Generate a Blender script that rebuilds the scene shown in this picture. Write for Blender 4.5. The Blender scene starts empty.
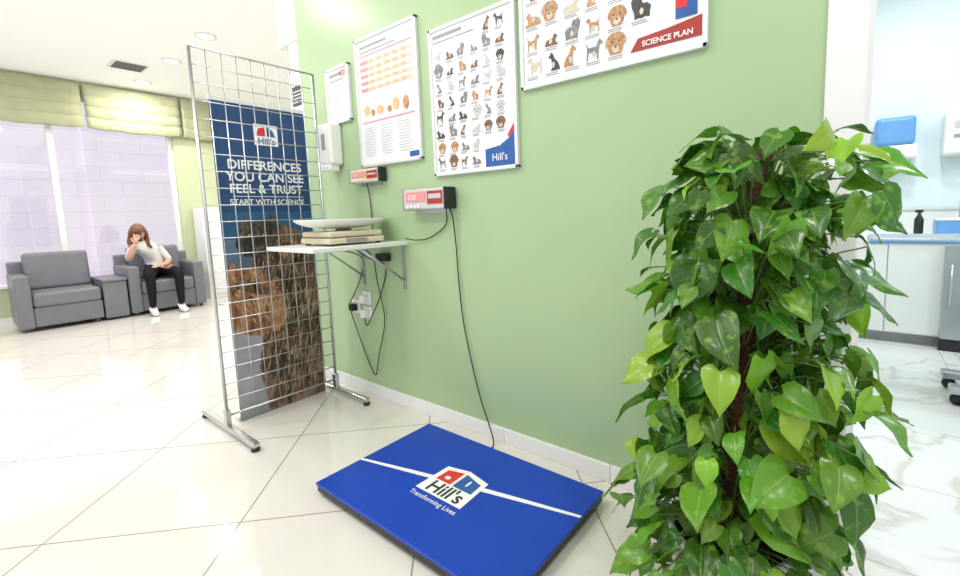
import bpy, bmesh, math, random
from mathutils import Vector, Matrix
R = random.Random(7)
S = bpy.context.scene
COL = S.collection
try:
    S.view_settings.view_transform = 'Standard'
    S.view_settings.look = 'None'
except Exception: pass

# ------------------------------------------------------------------ materials
def setin(b, n, v):
    if n in b.inputs: b.inputs[n].default_value = v
def mat(name, c, rough=.5, metal=0, spec=.5, coat=0, emit=0, noise=0, nscale=20, bump=0):
    m = bpy.data.materials.new(name); m.use_nodes = True
    nt = m.node_tree; b = nt.nodes['Principled BSDF']
    c = (c[0], c[1], c[2], 1)
    setin(b, 'Base Color', c); setin(b, 'Roughness', rough); setin(b, 'Metallic', metal)
    setin(b, 'Specular IOR Level', spec); setin(b, 'Coat Weight', coat)
    if emit: setin(b, 'Emission Color', c); setin(b, 'Emission Strength', emit)
    if noise or bump:
        tc = nt.nodes.new('ShaderNodeTexCoord'); n = nt.nodes.new('ShaderNodeTexNoise')
        n.inputs['Scale'].default_value = nscale; n.inputs['Detail'].default_value = 4
        nt.links.new(tc.outputs['Object'], n.inputs['Vector'])
        if noise:
            r = nt.nodes.new('ShaderNodeValToRGB')
            r.color_ramp.elements[0].position = .3; r.color_ramp.elements[1].position = .7
            r.color_ramp.elements[0].color = tuple(x*(1-noise) for x in c[:3])+(1,)
            r.color_ramp.elements[1].color = tuple(min(1, x*(1+noise)) for x in c[:3])+(1,)
            nt.links.new(n.outputs['Fac'], r.inputs['Fac']); nt.links.new(r.outputs['Color'], b.inputs['Base Color'])
        if bump:
            bp = nt.nodes.new('ShaderNodeBump'); bp.inputs['Strength'].default_value = bump; bp.inputs['Distance'].default_value = .01
            nt.links.new(n.outputs['Fac'], bp.inputs['Height']); nt.links.new(bp.outputs['Normal'], b.inputs['Normal'])
    return m

M = {}
M['green'] = mat('green_wall_paint', (.405, .555, .315), .36, spec=.4, noise=.015, nscale=3)
M['green2'] = mat('pale_green_paint', (.55, .60, .38), .6, noise=.02, nscale=3)
M['white'] = mat('white_paint', (.86, .86, .85), .5, noise=.01, nscale=4)
M['ceil'] = mat('ceiling_paint_glow', (.92, .92, .91), .7, emit=.18, noise=.01, nscale=4)  # weak emission brightens the whole ceiling; the surface is no lamp
M['plastic'] = mat('white_plastic', (.85, .85, .83), .35, noise=.01)
M['trimw'] = mat('white_gloss_trim', (.86, .86, .85), .3, noise=.01)
M['black'] = mat('black_plastic', (.015, .015, .017), .4, noise=.1)
M['cable'] = mat('cable_rubber', (.03, .03, .035), .5, noise=.1)
M['chrome'] = mat('chrome_wire', (.60, .61, .63), .28, metal=1, noise=.03)
M['steel'] = mat('brushed_steel', (.50, .53, .57), .33, metal=.9, noise=.05, nscale=8)
M['alu'] = mat('aluminium_frame', (.80, .82, .84), .35, metal=.35, noise=.02)
M['paper'] = mat('poster_paper', (.86, .86, .87), .22, spec=.5, coat=.4, noise=.01)
M['navy'] = mat('print_navy', (.012, .06, .17), .35, noise=.15, nscale=4)
M['blue'] = mat('print_blue', (.02, .11, .36), .35, noise=.1)
M['scaleblue'] = mat('scale_top_blue', (.004, .050, .43), .34, spec=.4, noise=.08, nscale=3)
M['red'] = mat('print_red', (.68, .03, .04), .4, noise=.05)
M['darkred'] = mat('print_dark_red', (.40, .035, .03), .4, noise=.05)
M['white_ink'] = mat('print_white', (.9, .9, .9), .4, noise=.01)
M['grey_ink'] = mat('print_grey', (.30, .31, .33), .4, noise=.05)
M['lgrey_ink'] = mat('print_light_grey', (.55, .56, .58), .4, noise=.05)
M['black_ink'] = mat('print_black', (.03, .03, .03), .4, noise=.1)
M['fur_grey'] = mat('print_fur_grey', (.22, .22, .24), .4, noise=.5, nscale=90)
M['fur_black'] = mat('print_fur_black', (.05, .05, .055), .4, noise=.6, nscale=90)
M['tan'] = mat('print_tan', (.48, .26, .12), .4, noise=.4, nscale=90)
M['brown'] = mat('print_brown', (.20, .10, .055), .4, noise=.5, nscale=90)
M['cream_ink'] = mat('print_cream', (.64, .56, .44), .4, noise=.2, nscale=90)
M['orange'] = mat('print_orange', (.85, .48, .20), .4, noise=.1)
M['pink'] = mat('print_pink', (.80, .30, .30), .4, noise=.1)
M['sofa'] = mat('grey_leatherette', (.17, .175, .20), .42, noise=.05, nscale=6, bump=.05)
M['sofa_d'] = mat('dark_grey_base', (.10, .10, .115), .5, noise=.05)
M['beige'] = mat('beige_plastic', (.68, .62, .44), .4, noise=.02)
M['moss'] = mat('coir_pole', (.10, .042, .02), .95, noise=.5, nscale=90, bump=1)
M['stem'] = mat('vine_stem', (.14, .24, .05), .5, noise=.2)
M['soil'] = mat('soil', (.05, .03, .02), .95, noise=.4, nscale=60, bump=1)
M['cloth'] = mat('blind_cloth', (.40, .41, .26), .8, noise=.08, nscale=8, bump=.1)
M['skin'] = mat('skin', (.60, .35, .25), .5, noise=.05)
M['hair'] = mat('brown_hair', (.19, .08, .035), .45, noise=.4, nscale=40)
M['top'] = mat('white_top', (.72, .72, .72), .7, noise=.05, bump=.2)
M['trouser'] = mat('black_trousers', (.008, .008, .010), .8, spec=.2, noise=.1, bump=.1)
M['shoe'] = mat('white_shoes', (.8, .8, .8), .5, noise=.02)
M['lip'] = mat('lip', (.5, .12, .1), .4, noise=.05)
M['lampon'] = mat('lamp_diffuser', (1, .98, .95), .5, emit=6)
M['bluepl'] = mat('blue_plastic', (.14, .34, .70), .3, noise=.05)
M['exwall'] = mat('exam_wall_paint', (.74, .82, .87), .5, noise=.01)
M['vent'] = mat('vent_dark', (.08, .08, .08), .6, noise=.1)

def tile_mat():
    m = bpy.data.materials.new('glossy_cream_floor_tiles'); m.use_nodes = True
    nt = m.node_tree; N = nt.nodes; L = nt.links; b = N['Principled BSDF']
    g = N.new('ShaderNodeNewGeometry')
    def dot(v, off):
        d = N.new('ShaderNodeVectorMath'); d.operation = 'DOT_PRODUCT'; d.inputs[1].default_value = v
        L.new(g.outputs['Position'], d.inputs[0])
        a = N.new('ShaderNodeMath'); a.operation = 'ADD'; a.inputs[1].default_value = off
        L.new(d.outputs['Value'], a.inputs[0]); return a
    a = dot((.7071, .7071, 0), .905+7.1*2); c = dot((-.7071, .7071, 0), -1.782+7.1*2)
    cb = N.new('ShaderNodeCombineXYZ'); L.new(a.outputs[0], cb.inputs[0]); L.new(c.outputs[0], cb.inputs[1])
    br = N.new('ShaderNodeTexBrick'); br.offset = 0; br.squash = 1
    br.inputs['Scale'].default_value = 1; br.inputs['Brick Width'].default_value = .71; br.inputs['Row Height'].default_value = .71
    br.inputs['Mortar Size'].default_value = .0035; br.inputs['Mortar Smooth'].default_value = .2
    br.inputs['Color1'].default_value = (.76, .725, .665, 1); br.inputs['Color2'].default_value = (.80, .765, .71, 1)
    br.inputs['Mortar'].default_value = (.34, .31, .27, 1)
    L.new(cb.outputs[0], br.inputs['Vector'])
    n = N.new('ShaderNodeTexNoise'); n.inputs['Scale'].default_value = 2.5; n.inputs['Detail'].default_value = 5
    L.new(g.outputs['Position'], n.inputs['Vector'])
    mx = N.new('ShaderNodeMixRGB'); mx.blend_type = 'MULTIPLY'; mx.inputs['Fac'].default_value = .10
    L.new(br.outputs['Color'], mx.inputs[1]); L.new(n.outputs['Color'], mx.inputs[2])
    L.new(mx.outputs[0], b.inputs['Base Color'])
    b.inputs['Roughness'].default_value = .07; setin(b, 'Specular IOR Level', .75)
    return m
M['tile'] = tile_mat()
def marble():
    m = bpy.data.materials.new('white_marble_floor'); m.use_nodes = True
    nt = m.node_tree; N = nt.nodes; L = nt.links; b = N['Principled BSDF']
    g = N.new('ShaderNodeNewGeometry')
    n = N.new('ShaderNodeTexNoise'); n.inputs['Scale'].default_value = 1.8; n.inputs['Detail'].default_value = 8; n.inputs['Distortion'].default_value = .5
    L.new(g.outputs['Position'], n.inputs['Vector'])
    r = N.new('ShaderNodeValToRGB'); e = r.color_ramp.elements
    e[0].position = .47; e[0].color = (.78, .78, .76, 1); e[1].position = .53; e[1].color = (.78, .78, .76, 1)
    x = e.new(.5); x.color = (.60, .58, .54, 1)
    L.new(n.outputs['Fac'], r.inputs[0])
    br = N.new('ShaderNodeTexBrick'); br.offset = 0; br.inputs['Scale'].default_value = 1
    br.inputs['Brick Width'].default_value = .6; br.inputs['Row Height'].default_value = .6; br.inputs['Mortar Size'].default_value = .004
    br.inputs['Color1'].default_value = (1, 1, 1, 1); br.inputs['Color2'].default_value = (1, 1, 1, 1); br.inputs['Mortar'].default_value = (.7, .7, .7, 1)
    L.new(g.outputs['Position'], br.inputs['Vector'])
    mx = N.new('ShaderNodeMixRGB'); mx.blend_type = 'MULTIPLY'; mx.inputs['Fac'].default_value = 1
    L.new(r.outputs[0], mx.inputs[1]); L.new(br.outputs['Color'], mx.inputs[2]); L.new(mx.outputs[0], b.inputs['Base Color'])
    b.inputs['Roughness'].default_value = .2
    return m
M['marble'] = marble()
def brickm():
    m = bpy.data.materials.new('lilac_block_wall_glow'); m.use_nodes = True
    nt = m.node_tree; N = nt.nodes; L = nt.links; b = N['Principled BSDF']
    tc = N.new('ShaderNodeNewGeometry'); sp = N.new('ShaderNodeSeparateXYZ'); cb = N.new('ShaderNodeCombineXYZ')
    L.new(tc.outputs['Position'], sp.inputs[0]); L.new(sp.outputs[1], cb.inputs[0]); L.new(sp.outputs[2], cb.inputs[1])
    br = N.new('ShaderNodeTexBrick'); br.inputs['Scale'].default_value = 1
    br.inputs['Brick Width'].default_value = .7; br.inputs['Row Height'].default_value = .3; br.inputs['Mortar Size'].default_value = .010
    br.inputs['Color1'].default_value = (.76, .70, .83, 1); br.inputs['Color2'].default_value = (.80, .73, .83, 1); br.inputs['Mortar'].default_value = (.72, .66, .79, 1)
    L.new(cb.outputs[0], br.inputs['Vector'])
    L.new(br.outputs['Color'], b.inputs['Base Color'])
    if 'Emission Color' in b.inputs: L.new(br.outputs['Color'], b.inputs['Emission Color']); b.inputs['Emission Strength'].default_value = .36  # blocks emit their own colour, standing in for daylight on the facade
    b.inputs['Roughness'].default_value = .8
    return m
M['brick'] = brickm()
def glassm():
    m = bpy.data.materials.new('window_glass'); m.use_nodes = True
    nt = m.node_tree; N = nt.nodes; L = nt.links
    for x in list(N): N.remove(x)
    o = N.new('ShaderNodeOutputMaterial'); t = N.new('ShaderNodeBsdfTransparent'); g = N.new('ShaderNodeBsdfGlossy')
    g.inputs['Roughness'].default_value = .02; mx = N.new('ShaderNodeMixShader'); mx.inputs[0].default_value = .08
    L.new(t.outputs[0], mx.inputs[1]); L.new(g.outputs[0], mx.inputs[2]); L.new(mx.outputs[0], o.inputs[0]); return m
M['glass'] = glassm()
def leafm():
    m = bpy.data.materials.new('pothos_leaf'); m.use_nodes = True
    nt = m.node_tree; N = nt.nodes; L = nt.links; b = N['Principled BSDF']
    at = N.new('ShaderNodeAttribute'); at.attribute_name = 'lc'
    uv = N.new('ShaderNodeUVMap'); sp = N.new('ShaderNodeSeparateXYZ'); L.new(uv.outputs[0], sp.inputs[0])
    def mth(op, a, bb=None):
        x = N.new('ShaderNodeMath'); x.operation = op
        for i, v in enumerate((a, bb)):
            if v is None: continue
            if isinstance(v, (int, float)): x.inputs[i].default_value = v
            else: L.new(v, x.inputs[i])
        return x.outputs[0]
    c = mth('ABSOLUTE', mth('SUBTRACT', sp.outputs[1], .5))
    rib = mth('LESS_THAN', c, .02)
    w = mth('SINE', mth('MULTIPLY', mth('SUBTRACT', sp.outputs[0], mth('MULTIPLY', c, .7)), 44.0))
    vein = mth('MULTIPLY', mth('GREATER_THAN', w, .95), .2)
    f = mth('MULTIPLY', mth('MAXIMUM', rib, vein), .35)
    n = N.new('ShaderNodeTexNoise'); n.inputs['Scale'].default_value = 42; n.inputs['Detail'].default_value = 4
    tc = N.new('ShaderNodeTexCoord'); L.new(tc.outputs['Object'], n.inputs['Vector'])
    r = N.new('ShaderNodeValToRGB'); r.color_ramp.elements[0].position = .55; r.color_ramp.elements[1].position = .66
    r.color_ramp.elements[0].color = (0, 0, 0, 1); r.color_ramp.elements[1].color = (.6, .6, .6, 1)
    L.new(n.outputs['Fac'], r.inputs[0])
    m1 = N.new('ShaderNodeMixRGB'); L.new(r.outputs[0], m1.inputs[0]); L.new(at.outputs['Color'], m1.inputs[1]); m1.inputs[2].default_value = (.27, .46, .06, 1)
    m2 = N.new('ShaderNodeMixRGB'); L.new(f, m2.inputs[0]); L.new(m1.outputs[0], m2.inputs[1]); m2.inputs[2].default_value = (.38, .56, .14, 1)
    L.new(m2.outputs[0], b.inputs['Base Color']); b.inputs['Roughness'].default_value = .26
    setin(b, 'Specular IOR Level', .5)
    bp = N.new('ShaderNodeBump'); bp.inputs['Strength'].default_value = .25; bp.inputs['Distance'].default_value = .004; bp.invert = True
    L.new(mth('ADD', vein, rib), bp.inputs['Height']); L.new(bp.outputs[0], b.inputs['Normal'])
    tr = N.new('ShaderNodeBsdfTranslucent'); L.new(m2.outputs[0], tr.inputs[0])
    mx = N.new('ShaderNodeMixShader'); mx.inputs[0].default_value = .18
    o = N['Material Output']; L.new(b.outputs[0], mx.inputs[1]); L.new(tr.outputs[0], mx.inputs[2]); L.new(mx.outputs[0], o.inputs[0])
    return m
M['leaf'] = leafm()
def furm(name, cols, sc, stripes):
    m = bpy.data.materials.new(name); m.use_nodes = True
    nt = m.node_tree; N = nt.nodes; L = nt.links; b = N['Principled BSDF']
    g = N.new('ShaderNodeNewGeometry'); mp = N.new('ShaderNodeMapping'); mp.inputs['Scale'].default_value = (1, sc, sc*.16)
    mp.inputs['Rotation'].default_value = (math.radians(18), 0, 0)
    L.new(g.outputs['Position'], mp.inputs[0])
    n = N.new('ShaderNodeTexNoise'); n.inputs['Scale'].default_value = 1; n.inputs['Detail'].default_value = 5; n.inputs['Distortion'].default_value = .9
    L.new(mp.outputs[0], n.inputs[0])
    n2 = N.new('ShaderNodeTexNoise'); n2.inputs['Scale'].default_value = stripes; n2.inputs['Detail'].default_value = 3; n2.inputs['Distortion'].default_value = 1.0
    L.new(g.outputs['Position'], n2.inputs[0])
    ad = N.new('ShaderNodeMixRGB'); ad.inputs[0].default_value = .5; L.new(n.outputs['Fac'], ad.inputs[1]); L.new(n2.outputs['Fac'], ad.inputs[2])
    r = N.new('ShaderNodeValToRGB'); e = r.color_ramp.elements
    e[0].position = .38; e[0].color = cols[0]+(1,); e[1].position = .64; e[1].color = cols[2]+(1,); x = e.new(.5); x.color = cols[1]+(1,)
    L.new(ad.outputs[0], r.inputs[0]); L.new(r.outputs[0], b.inputs['Base Color']); b.inputs['Roughness'].default_value = .4
    return m
M['tabby'] = furm('print_brindle_fur', [(.012, .008, .006), (.13, .07, .04), (.40, .27, .18)], 40, 6)
M['ginger'] = furm('print_ginger_fur', [(.12, .045, .02), (.34, .16, .08), (.55, .33, .20)], 35, 8)
M['darkfur'] = furm('print_dark_fur', [(.008, .007, .006), (.04, .03, .025), (.16, .13, .11)], 45, 12)

# ------------------------------------------------------------------ helpers
def empty(name, loc=(0, 0, 0)):
    e = bpy.data.objects.new(name, None); e.location = loc; e.empty_display_size = .1; COL.objects.link(e); return e
def link(name, me, mats, parent=None, smooth=False):
    o = bpy.data.objects.new(name, me); COL.objects.link(o)
    for m in (mats if isinstance(mats, (list, tuple)) else [mats]): me.materials.append(m)
    if smooth:
        for p in me.polygons: p.use_smooth = True
    if parent: o.parent = parent; o.matrix_parent_inverse = Matrix.Translation(-Vector(parent.location))
    return o
def box(name, lo, hi, m, parent=None, bev=0, seg=2, rot=None):
    bm = bmesh.new(); bmesh.ops.create_cube(bm, size=1)
    c = [(lo[i]+hi[i])/2 for i in range(3)]; s = [abs(hi[i]-lo[i]) for i in range(3)]
    for v in bm.verts: v.co = Vector((v.co[i]*s[i] for i in range(3)))
    if bev: bmesh.ops.bevel(bm, geom=bm.edges[:], offset=bev, segments=seg, affect='EDGES', profile=.5)
    if rot: bmesh.ops.rotate(bm, verts=bm.verts, matrix=rot)
    bmesh.ops.translate(bm, verts=bm.verts, vec=c)
    me = bpy.data.meshes.new(name); bm.to_mesh(me); bm.free()
    return link(name, me, m, parent, smooth=False)
def mesh(name, vs, fs, m, parent=None, smooth=False):
    me = bpy.data.meshes.new(name); me.from_pydata([tuple(v) for v in vs], [], fs); me.update(); return link(name, me, m, parent, smooth)
def tubedata(pts, r, n=8, vs=None, fs=None, caps=True):
    vs = [] if vs is None else vs; fs = [] if fs is None else fs
    pts = [Vector(p) for p in pts]; b0 = len(vs); prev = None
    for i, p in enumerate(pts):
        if i == 0: d = pts[1]-p
        elif i == len(pts)-1: d = p-pts[i-1]
        else: d = pts[i+1]-pts[i-1]
        d.normalize()
        if prev is None:
            a = Vector((0, 0, 1)) if abs(d.z) < .9 else Vector((1, 0, 0)); u = d.cross(a).normalized()
        else:
            u = (prev-d*prev.dot(d)).normalized()
        prev = u; w = d.cross(u); rr = r[i] if isinstance(r, (list, tuple)) else r
        for k in range(n):
            t = 2*math.pi*k/n; vs.append(p+(u*math.cos(t)+w*math.sin(t))*rr)
    for i in range(len(pts)-1):
        for k in range(n):
            a = b0+i*n+k; b = b0+i*n+(k+1) % n; fs.append((a, b, b+n, a+n))
    if caps:
        fs.append(tuple(b0+k for k in range(n))[::-1]); e = b0+(len(pts)-1)*n; fs.append(tuple(e+k for k in range(n)))
    return vs, fs
def tube(name, pts, r, m, parent=None, n=8):
    vs, fs = tubedata(pts, r, n); return mesh(name, vs, fs, m, parent, True)
def smoothpts(pts, k=8):
    pts = [Vector(p) for p in pts]; out = []
    P = [pts[0]*2-pts[1]]+pts+[pts[-1]*2-pts[-2]]
    for i in range(1, len(P)-2):
        for j in range(k):
            t = j/k; a, b, c, d = P[i-1], P[i], P[i+1], P[i+2]
            out.append(.5*((2*b)+(c-a)*t+(2*a-5*b+4*c-d)*t*t+(3*b-a-3*c+d)*t**3))
    out.append(pts[-1]); return out
def lathe(name, prof, c, m, parent=None, n=32, ax=1, ay=1):
    vs = []; fs = []
    for r, z in prof:
        for k in range(n):
            t = 2*math.pi*k/n; vs.append((c[0]+r*ax*math.cos(t), c[1]+r*ay*math.sin(t), c[2]+z))
    for i in range(len(prof)-1):
        for k in range(n):
            a = i*n+k; b = i*n+(k+1) % n; fs.append((a, b, b+n, a+n))
    fs.append(tuple(range(n))[::-1]); e = (len(prof)-1)*n; fs.append(tuple(e+k for k in range(n)))
    return mesh(name, vs, fs, m, parent, True)
def text(name, s, loc, size, m, facing, parent, align='CENTER', bold=0, sx=1):
    cu = bpy.data.curves.new(name, 'FONT'); cu.body = s; cu.size = size; cu.align_x = align; cu.offset = bold; cu.extrude = .0004
    cu.materials.append(m); o = bpy.data.objects.new(name, cu); COL.objects.link(o)
    rot = {'-Y': (math.pi/2, 0, 0), '+X': (math.pi/2, 0, math.pi/2), '+Z': (0, 0, 0)}[facing]
    o.rotation_euler = rot; o.location = loc; o.scale = (sx, 1, 1)
    o.parent = parent; o.matrix_parent_inverse = Matrix.Translation(-Vector(parent.location)); return o
def flat(name, polys, plane, m, parent):
    vs = []; fs = []
    for p in polys:
        b = len(vs); vs += [plane(u, v) for u, v in p]; fs.append(tuple(range(b, b+len(p))))
    return mesh(name, vs, fs, m, parent)
def rect(u0, v0, u1, v1): return [(u0, v0), (u1, v0), (u1, v1), (u0, v1)]
def disc(u, v, a, b, n=12): return [(u+a*math.cos(2*math.pi*t/n), v+b*math.sin(2*math.pi*t/n)) for t in range(n)]

# ------------------------------------------------------------------ camera
X = Vector((575, 30, -440)).normalized(); Y = Vector((341, -59, 440)); Y = (Y-X*Y.dot(X)).normalized(); Z = X.cross(Y)
cam = bpy.data.cameras.new('camera'); co = bpy.data.objects.new('camera', cam); COL.objects.link(co); S.camera = co
cam.sensor_width = 36; cam.lens = 36*440/960; cam.shift_x = -(512-480)/960; cam.shift_y = (262-288)/960; cam.clip_start = .02
right = Vector((X.x, Y.x, Z.x)); down = Vector((X.y, Y.y, Z.y)); fwd = Vector((X.z, Y.z, Z.z))
mw = Matrix((( right.x, -down.x, -fwd.x, 0), (right.y, -down.y, -fwd.y, 0), (right.z, -down.z, -fwd.z, 1.2), (0, 0, 0, 1)))
co.matrix_world = mw

# ------------------------------------------------------------------ room shell
WY = 1.71; CH = 3.2; BX = -8.5
box('floor', (BX-.2, -2.6, -.1), (2.4, WY+.07, 0), M['tile'])
box('floor_corridor', (BX-.2, WY+.07, -.1), (-3.06, 6.1, 0), M['tile'])
box('floor_exam_room', (-3.06, WY+.07, -.1), (2.6, 5.7, 0), M['marble'])
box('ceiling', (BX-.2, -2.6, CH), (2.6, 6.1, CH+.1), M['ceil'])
box('wall_right', (-3.2, WY, 0), (-.08, WY+.14, CH), M['green'])
box('wall_lintel', (-.08, WY, 2.25), (.98, WY+.14, CH), M['green'])
box('wall_doorside', (.98, WY, 0), (2.4, WY+.14, CH), M['green'])
box('wall_corridor', (-3.2, WY+.14, 0), (-3.06, 6.1, CH), M['white'])
box('wall_far', (BX, 6.0, 0), (-3.2, 6.1, CH), M['green2'])
wb = empty('wall_back')
box('below_sill', (BX-.2, -2.6, 0), (BX, 2.4, .45), M['green2'], wb)
box('pier', (BX-.2, 2.4, 0), (BX, 6.1, CH), M['green2'], wb)
box('header', (BX-.2, -2.6, 3.0), (BX, 2.4, CH), M['green2'], wb)
bb = empty('baseboard_right', (-1.6, WY, 0))
xs = -3.2
while xs < -.09:
    xe = min(xs+.6, -.08); box('skirting_tile', (xs+.001, WY-.012, 0), (xe-.001, WY, .08), M['trimw'], bb, .002); xs = xe
box('baseboard_back', (BX, -2.6, 0), (BX+.012, 6, .08), M['trimw'])
wn = empty('window_1')
for i, y in enumerate((-2.6, -.75, 1.02, 2.34)): box('mullion_%d' % i, (BX-.13, y, .45), (BX-.06, y+.06, 3.0), M['white'], wn)
box('sill', (BX-.18, -2.6, .45), (BX+.03, 2.4, .49), M['trimw'], wn, .006)
box('head', (BX-.13, -2.6, 2.94), (BX-.06, 2.4, 3.0), M['white'], wn)
box('pane', (BX-.10, -2.54, .49), (BX-.095, 2.34, 2.94), M['glass'], wn)
ex = empty('exterior_building', (-12, 1, 0))
box('facade', (-12.2, -7, -.1), (-12, 9, 6), M['brick'], ex)
for i, y in enumerate((-2.2, 1.9, 3.3)): box('pilaster_%d' % i, (-12, y, -.1), (-11.9, y+.35, 6), M['brick'], ex)
box('string_course', (-12, -7, 2.15), (-11.93, 9, 2.27), M['brick'], ex)
box('ground_outside', (-12, -7, -.1), (BX-.2, 9, 0), mat('paving', (.6, .58, .56), .8, noise=.05))
df = empty('door_1_frame')
box('jamb_left', (-.08, WY-.02, 0), (.02, WY+.16, 2.25), M['trimw'], df, .006)
box('jamb_left_stop', (.02, WY+.06, 0), (.035, WY+.10, 2.2), M['trimw'], df)
box('jamb_right', (.93, WY-.02, 0), (1.03, WY+.16, 2.25), M['trimw'], df, .006)
box('head', (.02, WY-.02, 2.15), (.93, WY+.16, 2.25), M['trimw'], df, .006)
box('trim_bulkhead', (-3.56, 1.75, 2.52), (-3.2, 2.3, CH), M['white'])
box('trim_column', (-3.42, 1.76, 0), (-3.2, 2.0, 2.52), M['white'])
nb = empty('notice_board', (-3.31, 1.75, 2.2))
box('board', (-3.4, 1.745, 1.5), (-3.22, 1.76, 2.4), M['alu'], nb)
for i in range(5):
    z = 1.56+i*.165
    box('notice_%d' % i, (-3.385, 1.74, z), (-3.235, 1.744, z+.14), [M['paper'], M['grey_ink'], M['paper'], M['black_ink'], M['paper']][i], nb)
    flat('print_%d' % i, [rect(-3.375, z+.02+k*.025, -3.25, z+.03+k*.025) for k in range(4)], lambda u, v: (u, 1.7385, v), M['lgrey_ink'], nb)

# blinds
def blind(name, y0, y1):
    prof = []; n = 60
    for i in range(n+1):
        t = i/n; zz = 3.16-t*.60; x = BX+.07+.02*abs(math.sin(t*math.pi*4))**.6+.02*t
        prof.append((x, zz))
    vs = []; fs = []; ny = 20
    for j in range(ny+1):
        y = y0+(y1-y0)*j/ny
        for x, zz in prof: vs.append((x+.005*math.sin(y*23), y, zz-(.02*math.sin(math.pi*j/ny)+.006*math.sin(y*17))*(3.16-zz)/.6))
    k = n+1
    for j in range(ny):
        for i in range(n): a = j*k+i; fs.append((a, a+1, a+1+k, a+k))
    o = mesh(name, vs, fs, M['cloth'], None, True)
    sm = o.modifiers.new('t', 'SOLIDIFY'); sm.thickness = .006
blind('roman_blind', -1.0, 1.38); blind('roman_blind', 1.41, 2.5); blind('roman_blind', 2.53, 3.4)

# ceiling fittings
lamps = [(-5.57, 1.97), (-6.7, 1.97), (-7.95, 1.97), (-6.5, 3.4), (-5.0, 3.4), (-5.57, -.4), (-7.2, -.4), (-3.6, -.4), (-1.8, -.4), (0, -.4), (-3.9, .9), (-2.0, .5), (.6, .5)]  # first four in view; the rest continue the grid unseen, added for room light
for x, y in lamps:
    e = empty('ceiling_downlight', (x, y, CH))
    lathe('bezel', [(.085, -.001), (.10, -.006), (.10, -.012), (.078, -.012), (.075, -.004)], (x, y, CH), M['white'], e, 24)
    lathe('diffuser', [(.074, -.003), (.074, -.009)], (x, y, CH), M['lampon'], e, 24)
    l = bpy.data.lights.new('lamp', 'AREA'); l.shape = 'DISK'; l.size = .16; l.energy = 20 if x < -3 else 13; l.color = (1, .965, .92)
    lo = bpy.data.objects.new('lamp', l); COL.objects.link(lo); lo.location = (0, 0, -.03); lo.parent = e
ev = empty('air_vent', (-7.28, 1.7, CH))
box('frame', (-7.45, 1.5, CH-.015), (-7.1, 1.86, CH), M['white'], ev, .004)
for i in range(6): box('slot_%d' % i, (-7.42+i*.055, 1.53, CH-.02), (-7.39+i*.055, 1.83, CH-.0145), M['vent'], ev)

# ------------------------------------------------------------------ seating
def armchair(name, y0, y1, arms=(True, True)):
    e = empty(name, (-7.9, (y0+y1)/2, 0)); xf = -7.5; xb = -8.28; a = .13
    ya = y0+(a if arms[0] else 0); yb = y1-(a if arms[1] else 0)
    box('base', (xb, ya, .05), (xf-.01, yb, .28), M['sofa'], e, .015)
    box('seat_cushion', (xb+.18, ya+.004, .28), (xf+.01, yb-.004, .45), M['sofa'], e, .035, 4)
    box('back_frame', (xb, y0+.01, .06), (xb+.14, y1-.01, .80), M['sofa'], e, .02)
    box('back_cushion', (xb+.10, ya+.006, .44), (xb+.27, yb-.006, .90), M['sofa'], e, .04, 4, Matrix.Rotation(math.radians(-7), 3, 'Y'))
    if arms[0]: box('arm_left', (xb, y0, .04), (xf, ya, .66), M['sofa'], e, .022, 3)
    if arms[1]: box('arm_right', (xb, yb, .04), (xf, y1, .66), M['sofa'], e, .022, 3)
    for i, (fx, fy) in enumerate(((xf-.06, y0+.06), (xf-.06, y1-.06), (xb+.06, y0+.06), (xb+.06, y1-.06))):
        lathe('foot_%d' % i, [(.02, 0), (.025, .055)], (fx, fy, 0), M['sofa_d'], e, 12)
    return e
armchair('armchair', .46, 1.19, (True, False))
armchair('armchair', 1.46, 2.32)
st = empty('side_table', (-7.9, 1.31, 0))
box('body', (-8.2, 1.205, .03), (-7.5, 1.44, .50), M['sofa'], st, .012)
box('top', (-8.22, 1.20, .50), (-7.48, 1.45, .53), M['sofa'], st, .006)
cb = empty('white_cabinet', (-8.2, 2.95, 0))
box('carcass', (-8.47, 2.55, .0), (-8.05, 3.4, 1.45), M['white'], cb, .006)
for i in range(2): box('door_leaf_%d' % i, (-8.05, 2.57+i*.415, .08), (-8.03, 2.97+i*.415, 1.42), M['trimw'], cb, .004); tube('handle_%d' % i, [(-8.015, 2.94+i*.06, .7), (-8.015, 2.94+i*.06, .85)], .006, M['chrome'], cb)

# ------------------------------------------------------------------ display grid
gx = -2.79; gy0, gy1 = .90, 1.575; gz0, gz1 = .10, 2.13
g = empty('wire_grid_display_stand', (gx, 1.24, 0))
vs, fs = [], []
nc = 9; nr = 22
for i in range(1, nc):
    y = gy0+(gy1-gy0)*i/nc; tubedata([(gx, y, gz0), (gx, y, gz1)], .003, 6, vs, fs)
for j in range(1, nr):
    z = gz0+(gz1-gz0)*j/nr; tubedata([(gx+.004, gy0, z), (gx+.004, gy1, z)], .003, 6, vs, fs)
mesh('wires', vs, fs, M['chrome'], g, True)
vs, fs = [], []
for y in (gy0, gy1): tubedata([(gx, y, .03), (gx, y, gz1)], .009, 10, vs, fs)
for z in (gz0, gz1): tubedata([(gx, gy0, z), (gx, gy1, z)], .006, 10, vs, fs)
mesh('frame', vs, fs, M['chrome'], g, True)
for i, y in enumerate((gy0, gy1)):
    box('foot_bar_%d' % i, (gx-.37, y-.018, .022), (gx+.37, y+.018, .048), M['chrome'], g, .006)
    for k in (-.35, .35): lathe('foot_pad', [(.02, 0), (.022, .012), (.012, .024)], (gx+k, y, 0), M['black'], g, 16)
    box('socket_%d' % i, (gx-.02, y-.014, .04), (gx+.02, y+.014, .14), M['chrome'], g, .004)

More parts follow.
